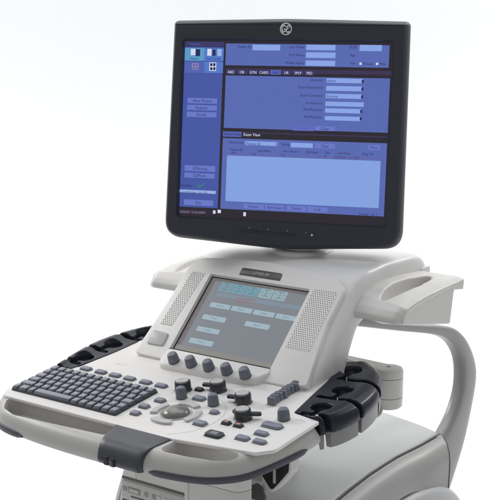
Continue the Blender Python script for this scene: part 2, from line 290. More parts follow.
TOUCH_RECTS = [(-0.1229, -0.0674, 0.1944, 0.0859, 'tdark', 0), (-0.0979, -0.0578, 0.1184, 0.074, 'tbg', 1), (-0.1083, -0.081, 0.1262, -0.067, 'tfoot', 1), (-0.0808, 0.0527, -0.0457, 0.0709, 'tteal', 2), (-0.0533, 0.0517, -0.0174, 0.0708, 'tteal2', 2), (-0.0259, 0.052, 0.0107, 0.0716, 'tteal2', 2), (0.0022, 0.053, 0.0375, 0.073, 'tteal3', 2), (0.0293, 0.0548, 0.0665, 0.0739, 'tteal3', 2), (-0.0761, 0.049, 0.1075, 0.041, 'tband', 2), (-0.079, 0.0168, -0.0305, 0.0263, 'tbtn', 3), (-0.0333, 0.0184, 0.0163, 0.0275, 'tbtn', 3), (0.0128, 0.0191, 0.0614, 0.0284, 'tbtn', 3), (0.0574, 0.0199, 0.1044, 0.0301, 'tbtn', 3), (-0.0811, -0.0088, -0.0305, 0.0013, 'tbtn', 2), (-0.0797, -0.0337, -0.0304, -0.0241, 'tbtn', 2), (-0.0821, -0.0592, -0.0306, -0.049, 'tbtn', 2), (0.0114, -0.0073, 0.0623, 0.0028, 'tbtn', 2), (-0.031, 0.0427, -0.0117, 0.046, 'tred', 3), (-0.0108, 0.0431, 0.0089, 0.0467, 'tred', 3), (-0.0294, 0.0357, -0.0101, 0.0389, 'tred', 3), (-0.0094, 0.036, 0.01, 0.0392, 'tred', 3), (-0.0676, 0.0556, -0.0602, 0.0666, 'ttext', 3), (-0.072, 0.0665, -0.0608, 0.0665, 'ttext', 3), (-0.0368, 0.054, -0.0296, 0.0649, 'ttext', 3), (-0.0412, 0.0648, -0.0302, 0.0648, 'ttext', 3), (-0.0096, 0.055, -0.0026, 0.0657, 'ttext', 3), (-0.0139, 0.0657, -0.0031, 0.0657, 'ttext', 3), (0.0182, 0.0565, 0.025, 0.0672, 'ttext', 3), (0.0139, 0.0671, 0.0246, 0.0671, 'ttext', 3), (0.0458, 0.0576, 0.0525, 0.0682, 'ttext', 3), (0.0416, 0.0681, 0.0522, 0.0681, 'ttext', 3)]
CHECK = [(-0.1564, -0.0999), (-0.1515, -0.1044), (-0.1414, -0.0961)]
ARM_OUT = [(0.13, 0.4845, 0.0663), (0.13, 0.6341, 0.0336), (0.13, 0.715, 0.016), (0.13, 0.7789, -0.0026), (0.13, 0.8287, -0.0334), (0.13, 0.8675, -0.0755), (0.13, 0.8863, -0.1184), (0.13, 0.8753, -0.1766), (0.13, 0.8452, -0.256), (0.13, 0.801, -0.3197), (0.13, 0.7809, -0.3441)]
ARM_IN = [(0.112, 0.5706, 0.0335), (0.112, 0.6878, 0.0044), (0.112, 0.7504, -0.0173), (0.112, 0.7945, -0.0461), (0.112, 0.8232, -0.086), (0.112, 0.8267, -0.1359), (0.112, 0.8031, -0.173), (0.112, 0.7747, -0.1979), (0.112, 0.7503, -0.2149), (0.112, 0.7713, -0.3454)]
# ------------------------------------------------------------------ setting: white paper sweep
BP = [(-6, 0), (2.4, 0)]+[(2.4+1.4*math.sin(R(a)), 1.4-1.4*math.cos(R(a))) for a in range(6, 91, 6)]+[(3.8, 6)]
mb = MB(); v = []; f = []
for s, z in BP:
    for b in (-7, 7): v.append(Vector(BD(s, b, z-Z0)))
for i in range(len(BP)-1): f.append((2*i, 2*i+1, 2*i+3, 2*i+2))
mb.add(v, f, 'backdrop_paper'); bd = link('backdrop', mb, None, 60); bd['kind'] = 'structure'

# ------------------------------------------------------------------ the machine
root = bpy.data.objects.new('ultrasound_machine', None); C.objects.link(root); root.location = (0, .30, 0); WL[root] = Vector((0, .30, 0))
root['label'] = 'white ultrasound machine with a blue lit monitor above its keyboard and control panel'
root['category'] = 'ultrasound machine'

# ---- monitor
O = fillet([(-.2175,-.196), (0,-.2085), (.2175,-.196), (.2145,.1950), (0,.1985), (-.2120,.1940)], [.034,.6,.034,.010,.4,.010], 8)
O = ccw(O); HS = rrect(-.1885, -.1575, .1885, .1575, .004, 4)
mb = MB()
rs = [(offset(O, .05), -.066), (offset(O, .022), -.060), (offset(O, .012), -.044), (offset(O, .003), -.033), (O, -.024), (offset(O, .0006), -.016), (offset(O, .0030), -.0065), (offset(O, .0072), .0006), (offset(O, .0086), .0016), (offset(O, .0100), .002)]
rings(mb, MON, rs, 'bezel_plastic', True, True)
cutter = rings(MB(), MON, [(ccw(HS), -.007), (ccw(offset(ccw(HS), -.006)), .010)], 'bezel_plastic')
monitor = link('monitor', mb, root, 30, cut=[cutter])
# right and left flanks of the bezel stand back a step from the face
mb = MB()
mb = MB()
for x0, y0, x1, y1, c, l in SCREEN_RECTS: flat(mb, MON, [(x0, y0), (x1, y0), (x1, y1), (x0, y1)], -.0066+l*.00012, 'lcd_'+c)
for t, a, b, sz, al, c in SCREEN_TEXT: text(mb, MON, t, a, b, sz*(.74 if t.startswith('Local') else .84), al, 'lcd_'+c, -.0066+.0007, .92)
ck = [MON(x, y, -.0059) for x, y in CHECK]
for k in (0, 1): mb.add([ck[k]+mv_*.0012, ck[k]-mv_*.0012, ck[k+1]-mv_*.0012, ck[k+1]+mv_*.0012], [(0, 1, 2, 3)], 'lcd_green')
link('screen', mb, monitor, 0, recalc=False)
mb = MB(); g = lambda x, y: (x-.0, y+.1782)
def stroke(mb, pts, r, mat, fr, h): tube(mb, [fr(p[0], p[1], h) for p in pts], r, mat, 6)
circ = [(.0098*math.cos(R(a)), .1782-.0+.0098*math.sin(R(a))) for a in range(0, 361, 15)]
flat(mb, MON, circ[:-1], .0022, 'knob_black')
stroke(mb, circ, .0011, 'badge', MON, .0024)
for k in range(4):
    a0 = R(90*k+20); stroke(mb, [(.0078*math.cos(a0+R(q)), .1782+.0078*math.sin(a0+R(q))) for q in range(0, 50, 10)], .0009, 'badge', MON, .0024)
for pts in ([(-.0008,.0036),(-.0022,.0056),(-.0048,.0054),(-.0066,.0028),(-.0068,-.0008),(-.0052,-.0042),(-.0026,-.0046),(-.0010,-.0024),(-.0014,-.0004),(-.0036,-.0004)],
            [(.0062,.0040),(.0046,.0056),(.0022,.0048),(.0018,.0022),(.0044,.0010),(.0018,.0000),(.0006,-.0030),(.0024,-.0054),(.0060,-.0042)]):
    stroke(mb, [(p.x, .1782+p.y) for p in catmull([Vector((*q, 0)) for q in pts], 4)], .0011, 'badge', MON, .0025)
link('emblem', mb, monitor, 50)
mb = MB(); plate(mb, MON, rrect(-.070, -.1795, -.0385, -.1758, .0015), .001, .0032, 'hole_black', .0006); plate(mb, MON, rrect(-.0685, -.1788, -.040, -.1765, .001), .003, .0040, 'bezel_plastic', .0005)
b0 = link('menu_button', mb, monitor)
for i in (1, 2): dup(b0, mx_*(.0345*i)+mv_*(-.0014*i))
mb = MB(); lathe(mb, MON, .0617, -.1790, [(.0052, .001), (.0052, .0030), (.0045, .0036)], 'bezel_plastic', 20); lathe(mb, MON, .0617, -.1790, [(.0022, .0036), (.0020, .0040)], 'chrome', 12)
link('power_button', mb, monitor)
for i in range(4):
    a, b = (-.054+.0345*i, -.1712-.0012*i); mb = MB(); flat(mb, MON, [(a, b-.0016), (a+.0028, b-.0016), (a+.0014, b+.0016)], .0023, 'icon_grey')
    link('button_mark', mb, monitor, 0, recalc=False)

# ---- console housing (shell), side profile in y,z swept across
prof = [(.1720,-.030),(.1720,.0355),(.2360,.0955),(.308,.170),(.322,.184),(.345,.1955),(.42,.200),(.50,.199),(.532,.193),(.549,.178),(.557,.155),(.553,.134),(.535,.126),(.42,.121),(.352,.110),(.318,.098),(.296,.060),(.284,.030),(.2835,-.030)]
prof = fillet(prof, [.001,.001]+[.018]*16+[.001], 4)
mb = MB(); slab(mb, prof, .1850, .012, 'shell_plastic', .0065, 5); shell = link('console_housing', mb, root, 80, mould=(.0042, 60), crown=True)
FP = fillet([(-.178,-.104),(.150,-.106),(.1885,-.0975),(.1720,.020),(.1735,.092),(.150,.1125),(.080,.1205),(0,.1240),(-.075,.1215),(-.148,.1130),(-.1640,.092),(-.1665,.010)], [.012,.03,.004,.06,.020,.030,.08,.1,.08,.030,.022,.06], 5)
mb = MB(); plate(mb, TOUCH, FP, -.012, 0, 'white_plastic', .0022, 3)
rv = [(.140, -.002), (.143, .0004), (.150, .0010), (.157, .0026), (.163, .0052), (.168, .0078), (.176, .0085), (.200, .0085), (.200, -.002)]
mb2 = MB(); rings(mb2, lambda a, b, hh: DECK(hh, a, b), [([(a+.006, b*.5) for a, b in rv], -.172), (rv, -.164), (rv, .150), ([(a+.010, b) for a, b in rv], .168), ([(a+.020, b*.6) for a, b in rv], .178)], 'white_plastic')
link('panel_foot', mb2, shell, 60)
TR = rrect(-.1062, -.0795, .1062, .0797, .002, 2)
cutter = rings(MB(), TOUCH, [(ccw(TR), -.0065), (ccw(offset(ccw(TR), -.0035)), .006)], 'white_plastic')
fpanel = link('front_panel', mb, shell, 30, cut=[cutter], label='sloping white panel around the small touch screen')
NB = [0]; NT = [0]; mb = MB(); LAB = ['B-Mode', 'Biopsy', 'Volume', 'Zoom', 'Preset', 'Follow', 'Physio', 'Report']
for x0, y0, x1, y1, c, l in TOUCH_RECTS:
    y0, y1 = min(y0, y1), max(y0, y1)
    if c == 'tbtn' and y0 > .010: k = NB[0]; NB[0] += 1; x0, x1, y0, y1 = -.0790+.0476*k, -.0350+.0476*min(k, 2.93), .0178, .0276
    if c.startswith('tteal'): k = NT[0]; NT[0] += 1; x0, x1, y0, y1 = -.0795+.0292*k, -.0519+.0292*k, .0525, .0722
    if c == 'ttext': continue
    if c == 'tbg': x0, y0, x1, y1 = -.094, -.0672, .110, .072
    x0, y0, x1, y1 = max(x0, -.1058), max(y0, -.079), min(x1, .1058), min(y1, .079)
    flat(mb, TOUCH, [(x0, y0), (x1, y0), (x1, y1), (x0, y1)], -.0062+l*.00012, 'panel_'+c)
    if c == 'tbtn': text(mb, TOUCH, LAB.pop(0), (x0+x1)/2, (y0+y1)/2, .0036, 'C', 'panel_ttext', -.0056)
for k in range(5):
    a = -.0657+.0292*k
    for x0, y0, x1, y1 in ((a-.0055, .0690, a+.0055, .0702), (a-.0006, .0575, a+.0006, .0690), (a-.0070, .0565, a+.0070, .0575), (a-.0095, .0640, a-.0070, .0652), (a+.0070, .0640, a+.0095, .0652)):
        flat(mb, TOUCH, [(x0, y0), (x1, y0), (x1, y1), (x0, y1)], -.0056, 'panel_ttext')
for k in range(8):
    text(mb, TOUCH, ['Model', 'Preset', 'CFM', 'PDI', 'PW', 'Util', 'Scan', '3D/4D'][k], -.103, .050-.0155*k, .0034, 'L', 'panel_tred', -.0059)
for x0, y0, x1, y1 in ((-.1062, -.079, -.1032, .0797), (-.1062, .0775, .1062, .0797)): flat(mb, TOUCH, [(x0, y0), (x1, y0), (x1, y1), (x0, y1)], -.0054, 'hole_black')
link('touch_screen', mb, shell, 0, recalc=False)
mb = MB(); plate(mb, TOUCH, fillet([(-.0475,.0885),(.041,.0885),(.0395,.1035),(-.0475,.1035)], [.0015,.0015,.004,.004], 3), -.001, .0012, 'plate_brown', .0004, 2)
text(mb, TOUCH, 'LOGIQ E9', -.0035, .0962, .0058, 'C', 'plate_text', .0014, .95); link('nameplate', mb, shell, 30)
def grille(q, name):                          # q: bl, br, tr, tl
    mb = MB(); plate(mb, TOUCH, fillet(q, .004, 3), -.002, .0006, 'white_plastic', .0005, 2)
    rows = 30; w0 = q[1][0]-q[0][0]
    for j in range(rows):
        t = (j+.5)/rows; xl = q[0][0]*(1-t)+q[3][0]*t; xr = q[1][0]*(1-t)+q[2][0]*t; b = q[0][1]*(1-t)+q[3][1]*t
        n = max(2, int((xr-xl)/.0042)); 
        for i in range(n-(j % 2)):
            a = xl+(i+.5+.5*(j % 2))*(xr-xl)/n
            flat(mb, TOUCH, [(a+.00105*math.cos(R(60*k+30)), b+.00105*math.sin(R(60*k+30))) for k in range(6)], .0008, 'seam')
    return link(name, mb, shell, 30, recalc=False)
grille([(.1155,-.0365),(.1640,-.0375),(.1635,.0800),(.1135,.0830)], 'speaker_grille')
grille([(-.1560,-.0375),(-.1290,-.0365),(-.1195,.0830),(-.1500,.0800)], 'speaker_grille')
mb = MB(); plate(mb, TOUCH, fillet([(-.161,-.081),(-.123,-.080),(-.125,-.053),(-.164,-.051)], .006, 4), -.002, .0025, 'button_grey', .0018, 3)
link('finger_pad', mb, shell, 35, label='grey pad at the lower left corner of the sloping panel')
# swivel neck
mb = MB(); zt = .1985; NC = (.012, .405)
lathe(mb, WORLD, *NC, [(.056, zt-.01), (.056, zt+.002), (.053, zt+.005), (.044, zt+.005), (.042, zt+.006), (.041, zt+.030), (.039, zt+.032)], 'cream_plastic', 40)
mb.add(*(lambda b: ([MON(x, y, h) for x, y, h in b], [(0,1,2,3),(4,5,6,7),(0,1,5,4),(1,2,6,5),(2,3,7,6),(3,0,4,7)]))([(-.05,-.19,-.055),(.05,-.19,-.055),(.05,-.06,-.055),(-.05,-.06,-.055),(-.04,-.20,-.085),(.04,-.20,-.085),(.04,-.06,-.085),(-.04,-.06,-.085)]), 'cream_plastic')
link('swivel_neck', mb, root, 35, label='round cream neck under the monitor')
mb = MB(); plate(mb, SIDE(.1885), rrect(.518, .150, .549, .169, .003, 3), 0, .0055, 'shell_plastic', .0015); link('end_pad', mb, shell, 35)

# ---- side trays
def tray(s):
    mb = MB(); rs = []; N = 9
    inn = [(.297,.131),(.306,.141),(.322,.155),(.350,.166),(.385,.1715),(.448,.1705),(.518,.165)]
    out = [(.297,.128),(.303,.138),(.314,.1455),(.353,.153),(.390,.157),(.440,.1605),(.518,.1645)]
    for k in range(N):
        t = k/(N-1); x = .180+.100*t; q = 1-math.sqrt(max(0, 1-max(0, (t-.86)/.14)**2))
        top = [((a[0]*(1-t)+b[0]*t)+(.008*q if i < 2 else 0), a[1]*(1-t)+b[1]*t-.004*q) for i, (a, b) in enumerate(zip(inn, out))]
        sec = [(.470,.088), (.481,.1465), (.5165,.142)]+top[::-1]+[(.297+.008*q,.119)]
        rs.append((x, sec))
    n = len(rs[0][1]); oy, oz = (0, 0) if s > 0 else (.014, -.011)
    v = [Vector((s*x, p[0]+oy, p[1]+oz)) for x, sec in rs for p in sec]; f = []
    for k in range(N-1):
        for i in range(n): j = (i+1) % n; f.append((k*n+i, k*n+j, (k+1)*n+j, (k+1)*n+i))
    f.append(tuple(range(n))); f.append(tuple((N-1)*n+i for i in range(n)))
    mb.add(v, f, 'cream_plastic')
    cm = MB(); cs = []                         # long shallow well in the top
    o = [(s*.2300+.0165*math.cos(R(a)), .400+oy+.082*math.sin(R(a))) for a in range(0, 360, 12)]
    for h, d in ((.128, .010), (.1315, .0055), (.140, .0022), (.150, .0006), (.190, -.004)): cs.append((offset(ccw(o), d), h+oz))
    rings(cm, WORLD, cs, 'cream_plastic')
    t_ = link('side_tray', mb, shell, 80, cut=[cm], mould=(.0022, 7))
    if s < 0: return t_
    mb = MB(); tube(mb, [Vector((s*.2798, y, z)) for y, z in [(p.x, p.y) for p in catmull([Vector(q) for q in ((.3035,.120,0),(.312,.1325,0),(.345,.1420,0),(.40,.1485,0),(.474,.1535,0))], 6)]], .0010, 'cream_plastic', 6)
    link('tray_bead', mb, t_, 60)
tray(1); tray(-1)

# ---- deck with keyboard and controls
DO = fillet([(-.268,-.0745),(.10,-.0765),(.246,-.0560),(.2665,-.035),(.2685,.078),(.2185,.0865),(.196,.218),(.187,.240),(.178,.252),(.172,.31),(-.205,.31),(-.222,.225),(-.226,.15),(-.236,.077),(-.276,.069),(-.279,-.052)],
             [.014,.05,.014,.012,.003,.002,.008,.006,.006,.004,.004,.03,.05,.002,.010,.012], 5)
mb = MB(); plate(mb, DECK, DO, -.0052, 0, 'white_plastic', .0024, 4); deck = link('control_deck', mb, root, 35)
# thin engraved arcs and seams
def groove(pts, w_=.0007, mat='icon_grey', h=.0004):
    mb = MB(); P = [Vector((p[0], p[1])) for p in pts]; v = []; f = []
    for i, p in enumerate(P):
        t = (P[min(i+1, len(P)-1)]-P[max(i-1, 0)]).normalized(); n = Vector((-t.y, t.x))*w_/2
        v += [DECK(*(p+n), h), DECK(*(p-n), h)]
    for i in range(len(P)-1): f.append((2*i, 2*i+1, 2*i+3, 2*i+2))
    mb.add(v, f, mat); return link('engraved_line', mb, deck, 0, recalc=False)
groove([(.052+.075*math.cos(R(a)), .002+.078*math.sin(R(a))) for a in range(-62, 76, 6)], .0006, 'button_grey')
groove([(.190, .083), (.196, .0835), (.203, .083)], .0006); groove([(.232, .066), (.241, .0685), (.252, .0655)], .0006)
groove([(-.186, .118), (-.168, .116), (-.160, .121), (-.172, .125), (-.186, .118)], .0005, 'button_grey')

# keyboard
KX0, KX1, KV0, KV1 = -.2685, -.0315, -.053, .053
mb = MB(); plate(mb, DECK, rrect(KX0, KV0, KX1, KV1, .003, 3), -.001, .0022, 'key_gap', .0008, 2); kb = link('keyboard', mb, root, 30)
rows = [[(1, s) for s in 'Esc F1 F2 F3 F4 F5 F6 F7 F8 F9 F10 F11 F12 Del'.split()],
        [(1, s) for s in '` 1 2 3 4 5 6 7 8 9 0 - ='.split()]+[(1, 'Bk')],
        [(1.35, 'Tab')]+[(1, s) for s in 'Q W E R T Y U I O P [ ]'.split()]+[(.65, '\\')],
        [(1.55, 'Caps')]+[(1, s) for s in "A S D F G H J K L ; '".split()]+[(1.45, 'Enter')],
        [(1.9, 'Shift')]+[(1, s) for s in 'Z X C V B N M , . /'.split()]+[(1, '^'), (1.1, 'Sh')],
        [(.85, 'Fn'), (1.25, 'Ctrl'), (.9, 'Alt'), (5.0, ''), (1, 'Alt'), (1, 'Ins'), (1, 'Hm'), (1, '<'), (1, 'v'), (1, '>')]]
dv = (KV1-KV0)/6; cache = {}
for j, row in enumerate(rows):
    tot = sum(k[0] for k in row); x = KX0; b = KV1-(j+.5)*dv
    for wd, s in row:
        wk = wd/tot*(KX1-KX0); a = x+wk/2; x += wk
        mb = MB(); gx = .0013; hx = wk/2-gx; hy = dv/2-.0014
        o = rrect(-hx, -hy, hx, hy, .0012, 2); hk = .0078
        fr = lambda p, q, h, a=a, b=b: DECK(a+p, b+q, h)
        n = len(o); op = [(p[0]*(hx-.0016)/hx, p[1]*(hy-.0018)/hy+.0006) for p in o]; oq = [(p[0]*(hx-.0024)/hx, p[1]*(hy-.0026)/hy+.0006) for p in o]
        rings(mb, fr, [(o, .0015), (o, .0042), (op, hk-.0008)], 'key_side_shade', False, False); rings(mb, fr, [(op, hk-.0008), (oq, hk)], 'key_plastic', False)
        if s: text(mb, fr, s, -hx*.60, .0012, .0052 if len(s) == 1 else .0034, 'L', 'key_legend', hk+.00012)
        link('key', mb, kb, 30, label='long space bar key' if wd == 5 else None)

def button(a, b, wx, wy, mat='button_blue', h=.0045, rot=0.0, r=.003, name='button', mark=None, label=None, dish=False):
    mb = MB(); c_, s_ = math.cos(rot), math.sin(rot)
    fr = lambda p, q, hh: DECK(a+p*c_-q*s_, b+p*s_+q*c_, hh)
    plate(mb, fr, rrect(-wx/2-.0010, -wy/2-.0010, wx/2+.0010, wy/2+.0010, r+.001, 4), .0, .0005, 'seam', .0003, 1)
    plate(mb, fr, rrect(-wx/2, -wy/2, wx/2, wy/2, r, 4), .0004, h, mat, .0014, 3, taper=.0008)
    if mark: plate(mb, fr, rrect(-wx*.22, -wy*.22, wx*.22, wy*.22, .001, 2), h-.0006, h+.0003, mark, .0002, 1)
    return link(name, mb, deck, 34, label=label)
for a in (-.2145, -.1795, -.1465, -.1135, -.0775, -.0435): button(a, .0742, .0225, .0125, 'button_blue', .0042, name='function_button')
button(-.013, -.004, .018, .013, name='button'); button(-.008, -.031, .017, .013); button(-.005, .026, .0185, .013)
# trackball and its ring of keys
mb = MB(); TB = (.0505, -.001)
lathe(mb, DECK, *TB, [(.0262, 0), (.0262, .0014), (.0250, .0022), (.0235, .0008)], 'button_grey', 40)
P_ = [(.0225*math.cos(R(a)), .0010+.0110*math.sin(R(a))) for a in range(0, 90, 9)]+[(.0004, .0120)]
lathe(mb, DECK, *TB, P_, 'ball_grey', 40); link('trackball', mb, deck, 60, label='grey trackball set in a light ring of keys')
def arckey(a0, a1, r0=.0300, r1=.0425):
    A = [R(a0+(a1-a0)*k/10) for k in range(11)]
    o = [(TB[0]+r1*math.cos(t), TB[1]+r1*math.sin(t)) for t in A]+[(TB[0]+r0*math.cos(t), TB[1]+r0*math.sin(t)) for t in A[::-1]]
    mb = MB(); plate(mb, DECK, fillet(o, .002, 2), 0, .0040, 'button_grey', .0014, 3); return link('ring_key', mb, deck, 34)
arckey(60, 122); arckey(-28, 34); arckey(-122, -60); arckey(148, 208)
button(.048, .061, .022, .014); button(.110, -.0145, .022, .0145); button(.104, .029, .016, .0125, r=.0045); button(.201, -.027, .0225, .0135)
button(.2155, .0295, .036, .0165, r=.006); button(.217, -.001, .0225, .0125); button(.2315, -.0255, .0215, .0120)
button(.155, -.0365, .030, .0185, 'button_dark', r=.005, mark='button_blue', label='wide dark key near the front edge')
button(.146, .005, .0155, .0105, 'button_dark', r=.002, mark='amber_mark'); button(.1685, .006, .0155, .0105, 'button_dark', r=.002, mark='amber_mark')
button(.025, .090, .0150, .0110, 'button_dark', r=.003)
def dial(a, b, tab, dia=.0137):
    mb = MB(); r = dia
    lathe(mb, DECK, a, b, [(r+.0012, 0), (r+.0012, .0010), (r, .0018), (r*.98, .0140), (r*.92, .0160), (r*.80, .0166)], 'knob_black', 28)
    for k in range(28):
        t = 2*math.pi*k/28
        if k % 2: continue
    lathe(mb, DECK, a, b, [(r*.76, .0160), (r*.76, .0174), (r*.68, .0182), (r*.3, .0178), (r*.1, .0176)], 'knob_cap', 28)
    for t in tab:
        ang, ln = t; c_, s_ = math.cos(R(ang)), math.sin(R(ang))
        fr = lambda p, q, h: DECK(a+p*c_-q*s_, b+p*s_+q*c_, h)
        plate(mb, fr, rrect(r*.6, -.0042, r+ln, .0042, .0038, 4), .0062, .0110, 'knob_black', .0016, 3)
    return link('rotary_dial', mb, deck, 38)
dial(.000, .079, []); dial(.054, .103, [(192, .014)]); dial(.121, .082, [(192, .014)]); dial(.158, .032, [(25, .016), (172, .007)])
def knob(fr, a, b, r, ht, parent, tilt=(0, 0)):
    mb = MB(); lathe(mb, fr, a, b, [(r*1.04, .0), (r*1.04, .0014)], 'seam', 24)
    lathe(mb, fr, a, b, [(r, .0012), (r*1.02, ht*.25), (r*.90, ht*.80), (r*.82, ht*.93), (r*.66, ht*.99), (r*.3, ht)], 'knob_blue', 24, tilt)
    for k in range(0, 24, 2):                  # fine grip ribs
        t = 2*math.pi*k/24; c_, s_ = math.cos(t), math.sin(t)
        q = lambda rr, h, d: fr(a+rr*c_-d*s_+tilt[0]*h, b+rr*s_+d*c_+tilt[1]*h, h)
        mb.add([q(r*.99, .002, -.0005), q(r*.99, .002, .0005), q(r*.90, ht*.78, .0004), q(r*.90, ht*.78, -.0004), q(r*1.05, .003, 0), q(r*.95, ht*.74, 0)],
               [(0, 4, 5, 3), (4, 1, 2, 5), (0, 1, 4), (3, 5, 2)], 'knob_blue')
    return link('knob', mb, parent, 40)
knob(DECK, .0185, .052, .0090, .0195, deck); knob(DECK, .0835, .053, .0090, .0195, deck); knob(DECK, .2165, .0585, .0096, .0190, deck)
# sliders
mb = MB(); plate(mb, DECK, rrect(.158, .090, .174, .176, .002), 0, .0008, 'button_grey', .0004, 1)
link('slider_bed', mb, deck, 30)
sl = None
for k in range(8):
    mb = MB(); fr = lambda p, q, h: DECK(.166+(.0015 if k % 3 == 0 else 0)+p, .0963+.0103*k+q, h)
    plate(mb, fr, rrect(-.0072, -.0049, .0072, .0049, .0022, 3), .001, .0140, 'knob_blue', .0026, 3, taper=.0006); link('slider', mb, deck, 36)
# raised lip with five knobs
LIPT = .30
mb = MB(); L0 = [(-.098,.1335),(.062,.1375),(.098,.1455),(.112,.164),(.112,.1798),(-.112,.1798),(-.110,.150)]
Lb = fillet(L0, [.02,.05,.012,.012,.002,.002,.02], 4)
def LIP(a, b, h=0): return DECK(a, .1335+(b-.1335)*math.cos(LIPT)-h*math.sin(LIPT), .0085+(b-.1335)*math.sin(LIPT)+h*math.cos(LIPT))
n = len(Lb); Lb = ccw(Lb)
lo = [DECK(p[0], p[1], -.002) for p in Lb]; m1 = [DECK(p[0], p[1], .0040+max(0, (p[1]-.1335))*.30) for p in offset(Lb, .0005)]
m2 = [DECK(p[0], p[1], .0075+max(0, (p[1]-.1335))*.30) for p in offset(Lb, .0022)]; m3 = [DECK(p[0], p[1], .0085+max(0, (p[1]-.1335))*.30) for p in offset(Lb, .0050)]
v = lo+m1+m2+m3; f = [(k*n+i, k*n+(i+1) % n, (k+1)*n+(i+1) % n, (k+1)*n+i) for k in range(3) for i in range(n)]+[tuple(3*n+i for i in range(n))]
mb.add(v, f, 'white_plastic'); lip = link('knob_ledge', mb, root, 38, label='low white ledge under the touch screen carrying five knobs')
for k in range(5): knob(LIP, -.0745+.0382*k, .1480, .0096, .0170, lip)

# ---- hand rest around the front of the deck
BO = [(-.300,.072),(-.300,-.03),(-.288,-.066),(-.262,-.094),(-.228,-.1185),(-.165,-.1300),(-.10,-.1355),(-.02,-.1375),(.06,-.1345),(.110,-.1285),(.168,-.1200),(.204,-.1070),(.234,-.082),(.2500,-.048),(.262,.002),(.2700,.050),(.2700,.076)]
outer = [(p.x, p.y) for p in catmull([Vector((*p, 0)) for p in BO], 5)]
poly = ccw(outer+[(.236,.076),(.228,-.02),(-.255,-.02),(-.262,.070)])
prof_b = [(.014, -.0385), (.007, -.0378), (.002, -.0355), (0, -.0310), (.0006, -.0250), (.0026, -.0180), (.0062, -.0120), (.0110, -.0076), (.0170, -.0046), (.0235, -.0032)]
def inset(poly, d):
    return offset(poly, d)
mb = MB(); rings(mb, DECK, [(inset(poly, d), h) for d, h in prof_b], 'grey_plastic')
SL = fillet([(-.251,-.078),(-.236,-.0695),(-.02,-.0700),(.002,-.0700),(-.004,-.1060),(-.139,-.1135),(-.200,-.1130),(-.236,-.1010)], [.020,.016,.01,.003,.008,.05,.04,.024], 10)
SR = fillet([(.1130,-.0690),(.150,-.0660),(.226,-.0670),(.218,-.0830),(.197,-.0950),(.160,-.1030),(.1080,-.1080)], [.006,.03,.012,.018,.03,.03,.010], 10)
cuts = []
for S_ in (SL, SR):
    S_ = ccw(S_); cuts.append(rings(MB(), DECK, [(offset(S_, .0035), -.0270), (offset(S_, .0015), -.0240), (offset(S_, .0004), -.0110), (offset(S_, -.0008), -.0072), (offset(S_, -.0030), -.0030), (offset(S_, -.0034), .004)], 'grey_plastic'))
rest = link('hand_rest', mb, root, 36, cut=cuts)
def band(pts, h0, h1, d, mat, name, **kw):      # strip hugging the outside of the hand rest
    mb = MB(); P = [Vector(p) for p in pts]; v = []; f = []; n = len(P); hm = (h0+h1)/2
    sec = [(-.004, h0), (d*.7, h0+.0008), (d, h0+.003), (d, h1-.003), (d*.7, h1-.0008), (-.004, h1)]
    for i, p in enumerate(P):
        t = (P[min(i+1, n-1)]-P[max(i-1, 0)]).normalized(); o = Vector((t.y, -t.x))
        e = min(1, min(i, n-1-i)/2.5); e = math.sqrt(1-(1-e)**2)
        for q, h in sec: v.append(DECK(*(p+o*(q*e)), hm+(h-hm)*(.25+.75*e)))
    m = len(sec)
    for i in range(n-1):
        for k in range(m): f.append((i*m+k, i*m+(k+1) % m, (i+1)*m+(k+1) % m, (i+1)*m+k))
    f.append(tuple(range(m))); f.append(tuple((n-1)*m+k for k in range(m)))
    mb.add(v, f, mat); return link(name, mb, rest, 40, **kw)
def span(x0, x1, right=True):
    return [p for i, p in enumerate(outer) if x0 <= p[0] <= x1]
band([p for p in outer if p[0] > .098 and p[1] < .050], -.0380, -.0268, .0030, 'dark_rubber', 'bumper_strip')
band([p for p in outer if p[0] < -.158 and p[1] < .02], -.0380, -.0268, .0030, 'dark_rubber', 'bumper_strip')
# latch block in the middle of the hand rest
mb = MB(); cols = []
pr = [(-.0735, -.0006), (-.090, -.0010), (-.104, -.0008), (-.117, -.0018), (-.1275, -.0062), (-.1345, -.0130), (-.1392, -.0205), (-.1410, -.0260), (-.1408, -.0290), (-.1385, -.0335), (-.132, -.0355), (-.122, -.0360), (-.0735, -.0350)]
xl = lambda v_: -.0140+(-.0665-v_)*.28; xr = lambda v_: .1045-(-.0665-v_)*.21
v = []; f = []; NX = 9
for k in range(NX):
    t = k/(NX-1)
    for q, h in pr: 
        a = xl(q)*(1-t)+xr(q)*t; v.append(DECK(a, q+.004*(2*t-1)**2*0, h))
m = len(pr)
for k in range(NX-1):
    for i in range(m): j = (i+1) % m; f.append((k*m+i, k*m+j, (k+1)*m+j, (k+1)*m+i))
f.append(tuple(range(m))); f.append(tuple((NX-1)*m+i for i in range(m)))
mb.add(v, f, 'latch_plastic'); latch = link('latch_block', mb, rest, 36, bevel=(.0022, 3, 50), label='dark grey block in the middle of the hand rest')
mb = MB(); fr = lambda a, b, h=0: DECK(a, -.1405-h, b*.54-.0095)
plate(mb, fr, rrect(.020, -.0440, .030, -.0180, .002), -.002, .0012, 'hole_black', .0008); plate(mb, fr, rrect(.0315, -.0440, .0440, -.0200, .004), -.002, .0018, 'hole_black', .0008)
plate(mb, fr, rrect(.0335, -.0420, .0410, -.0230, .003), .001, .0030, 'latch_plastic', .001); plate(mb, fr, rrect(.010, -.0300, .0195, -.0282, .0006), -.002, .0010, 'hole_black', .0004)
link('latch_button', mb, latch, 36)

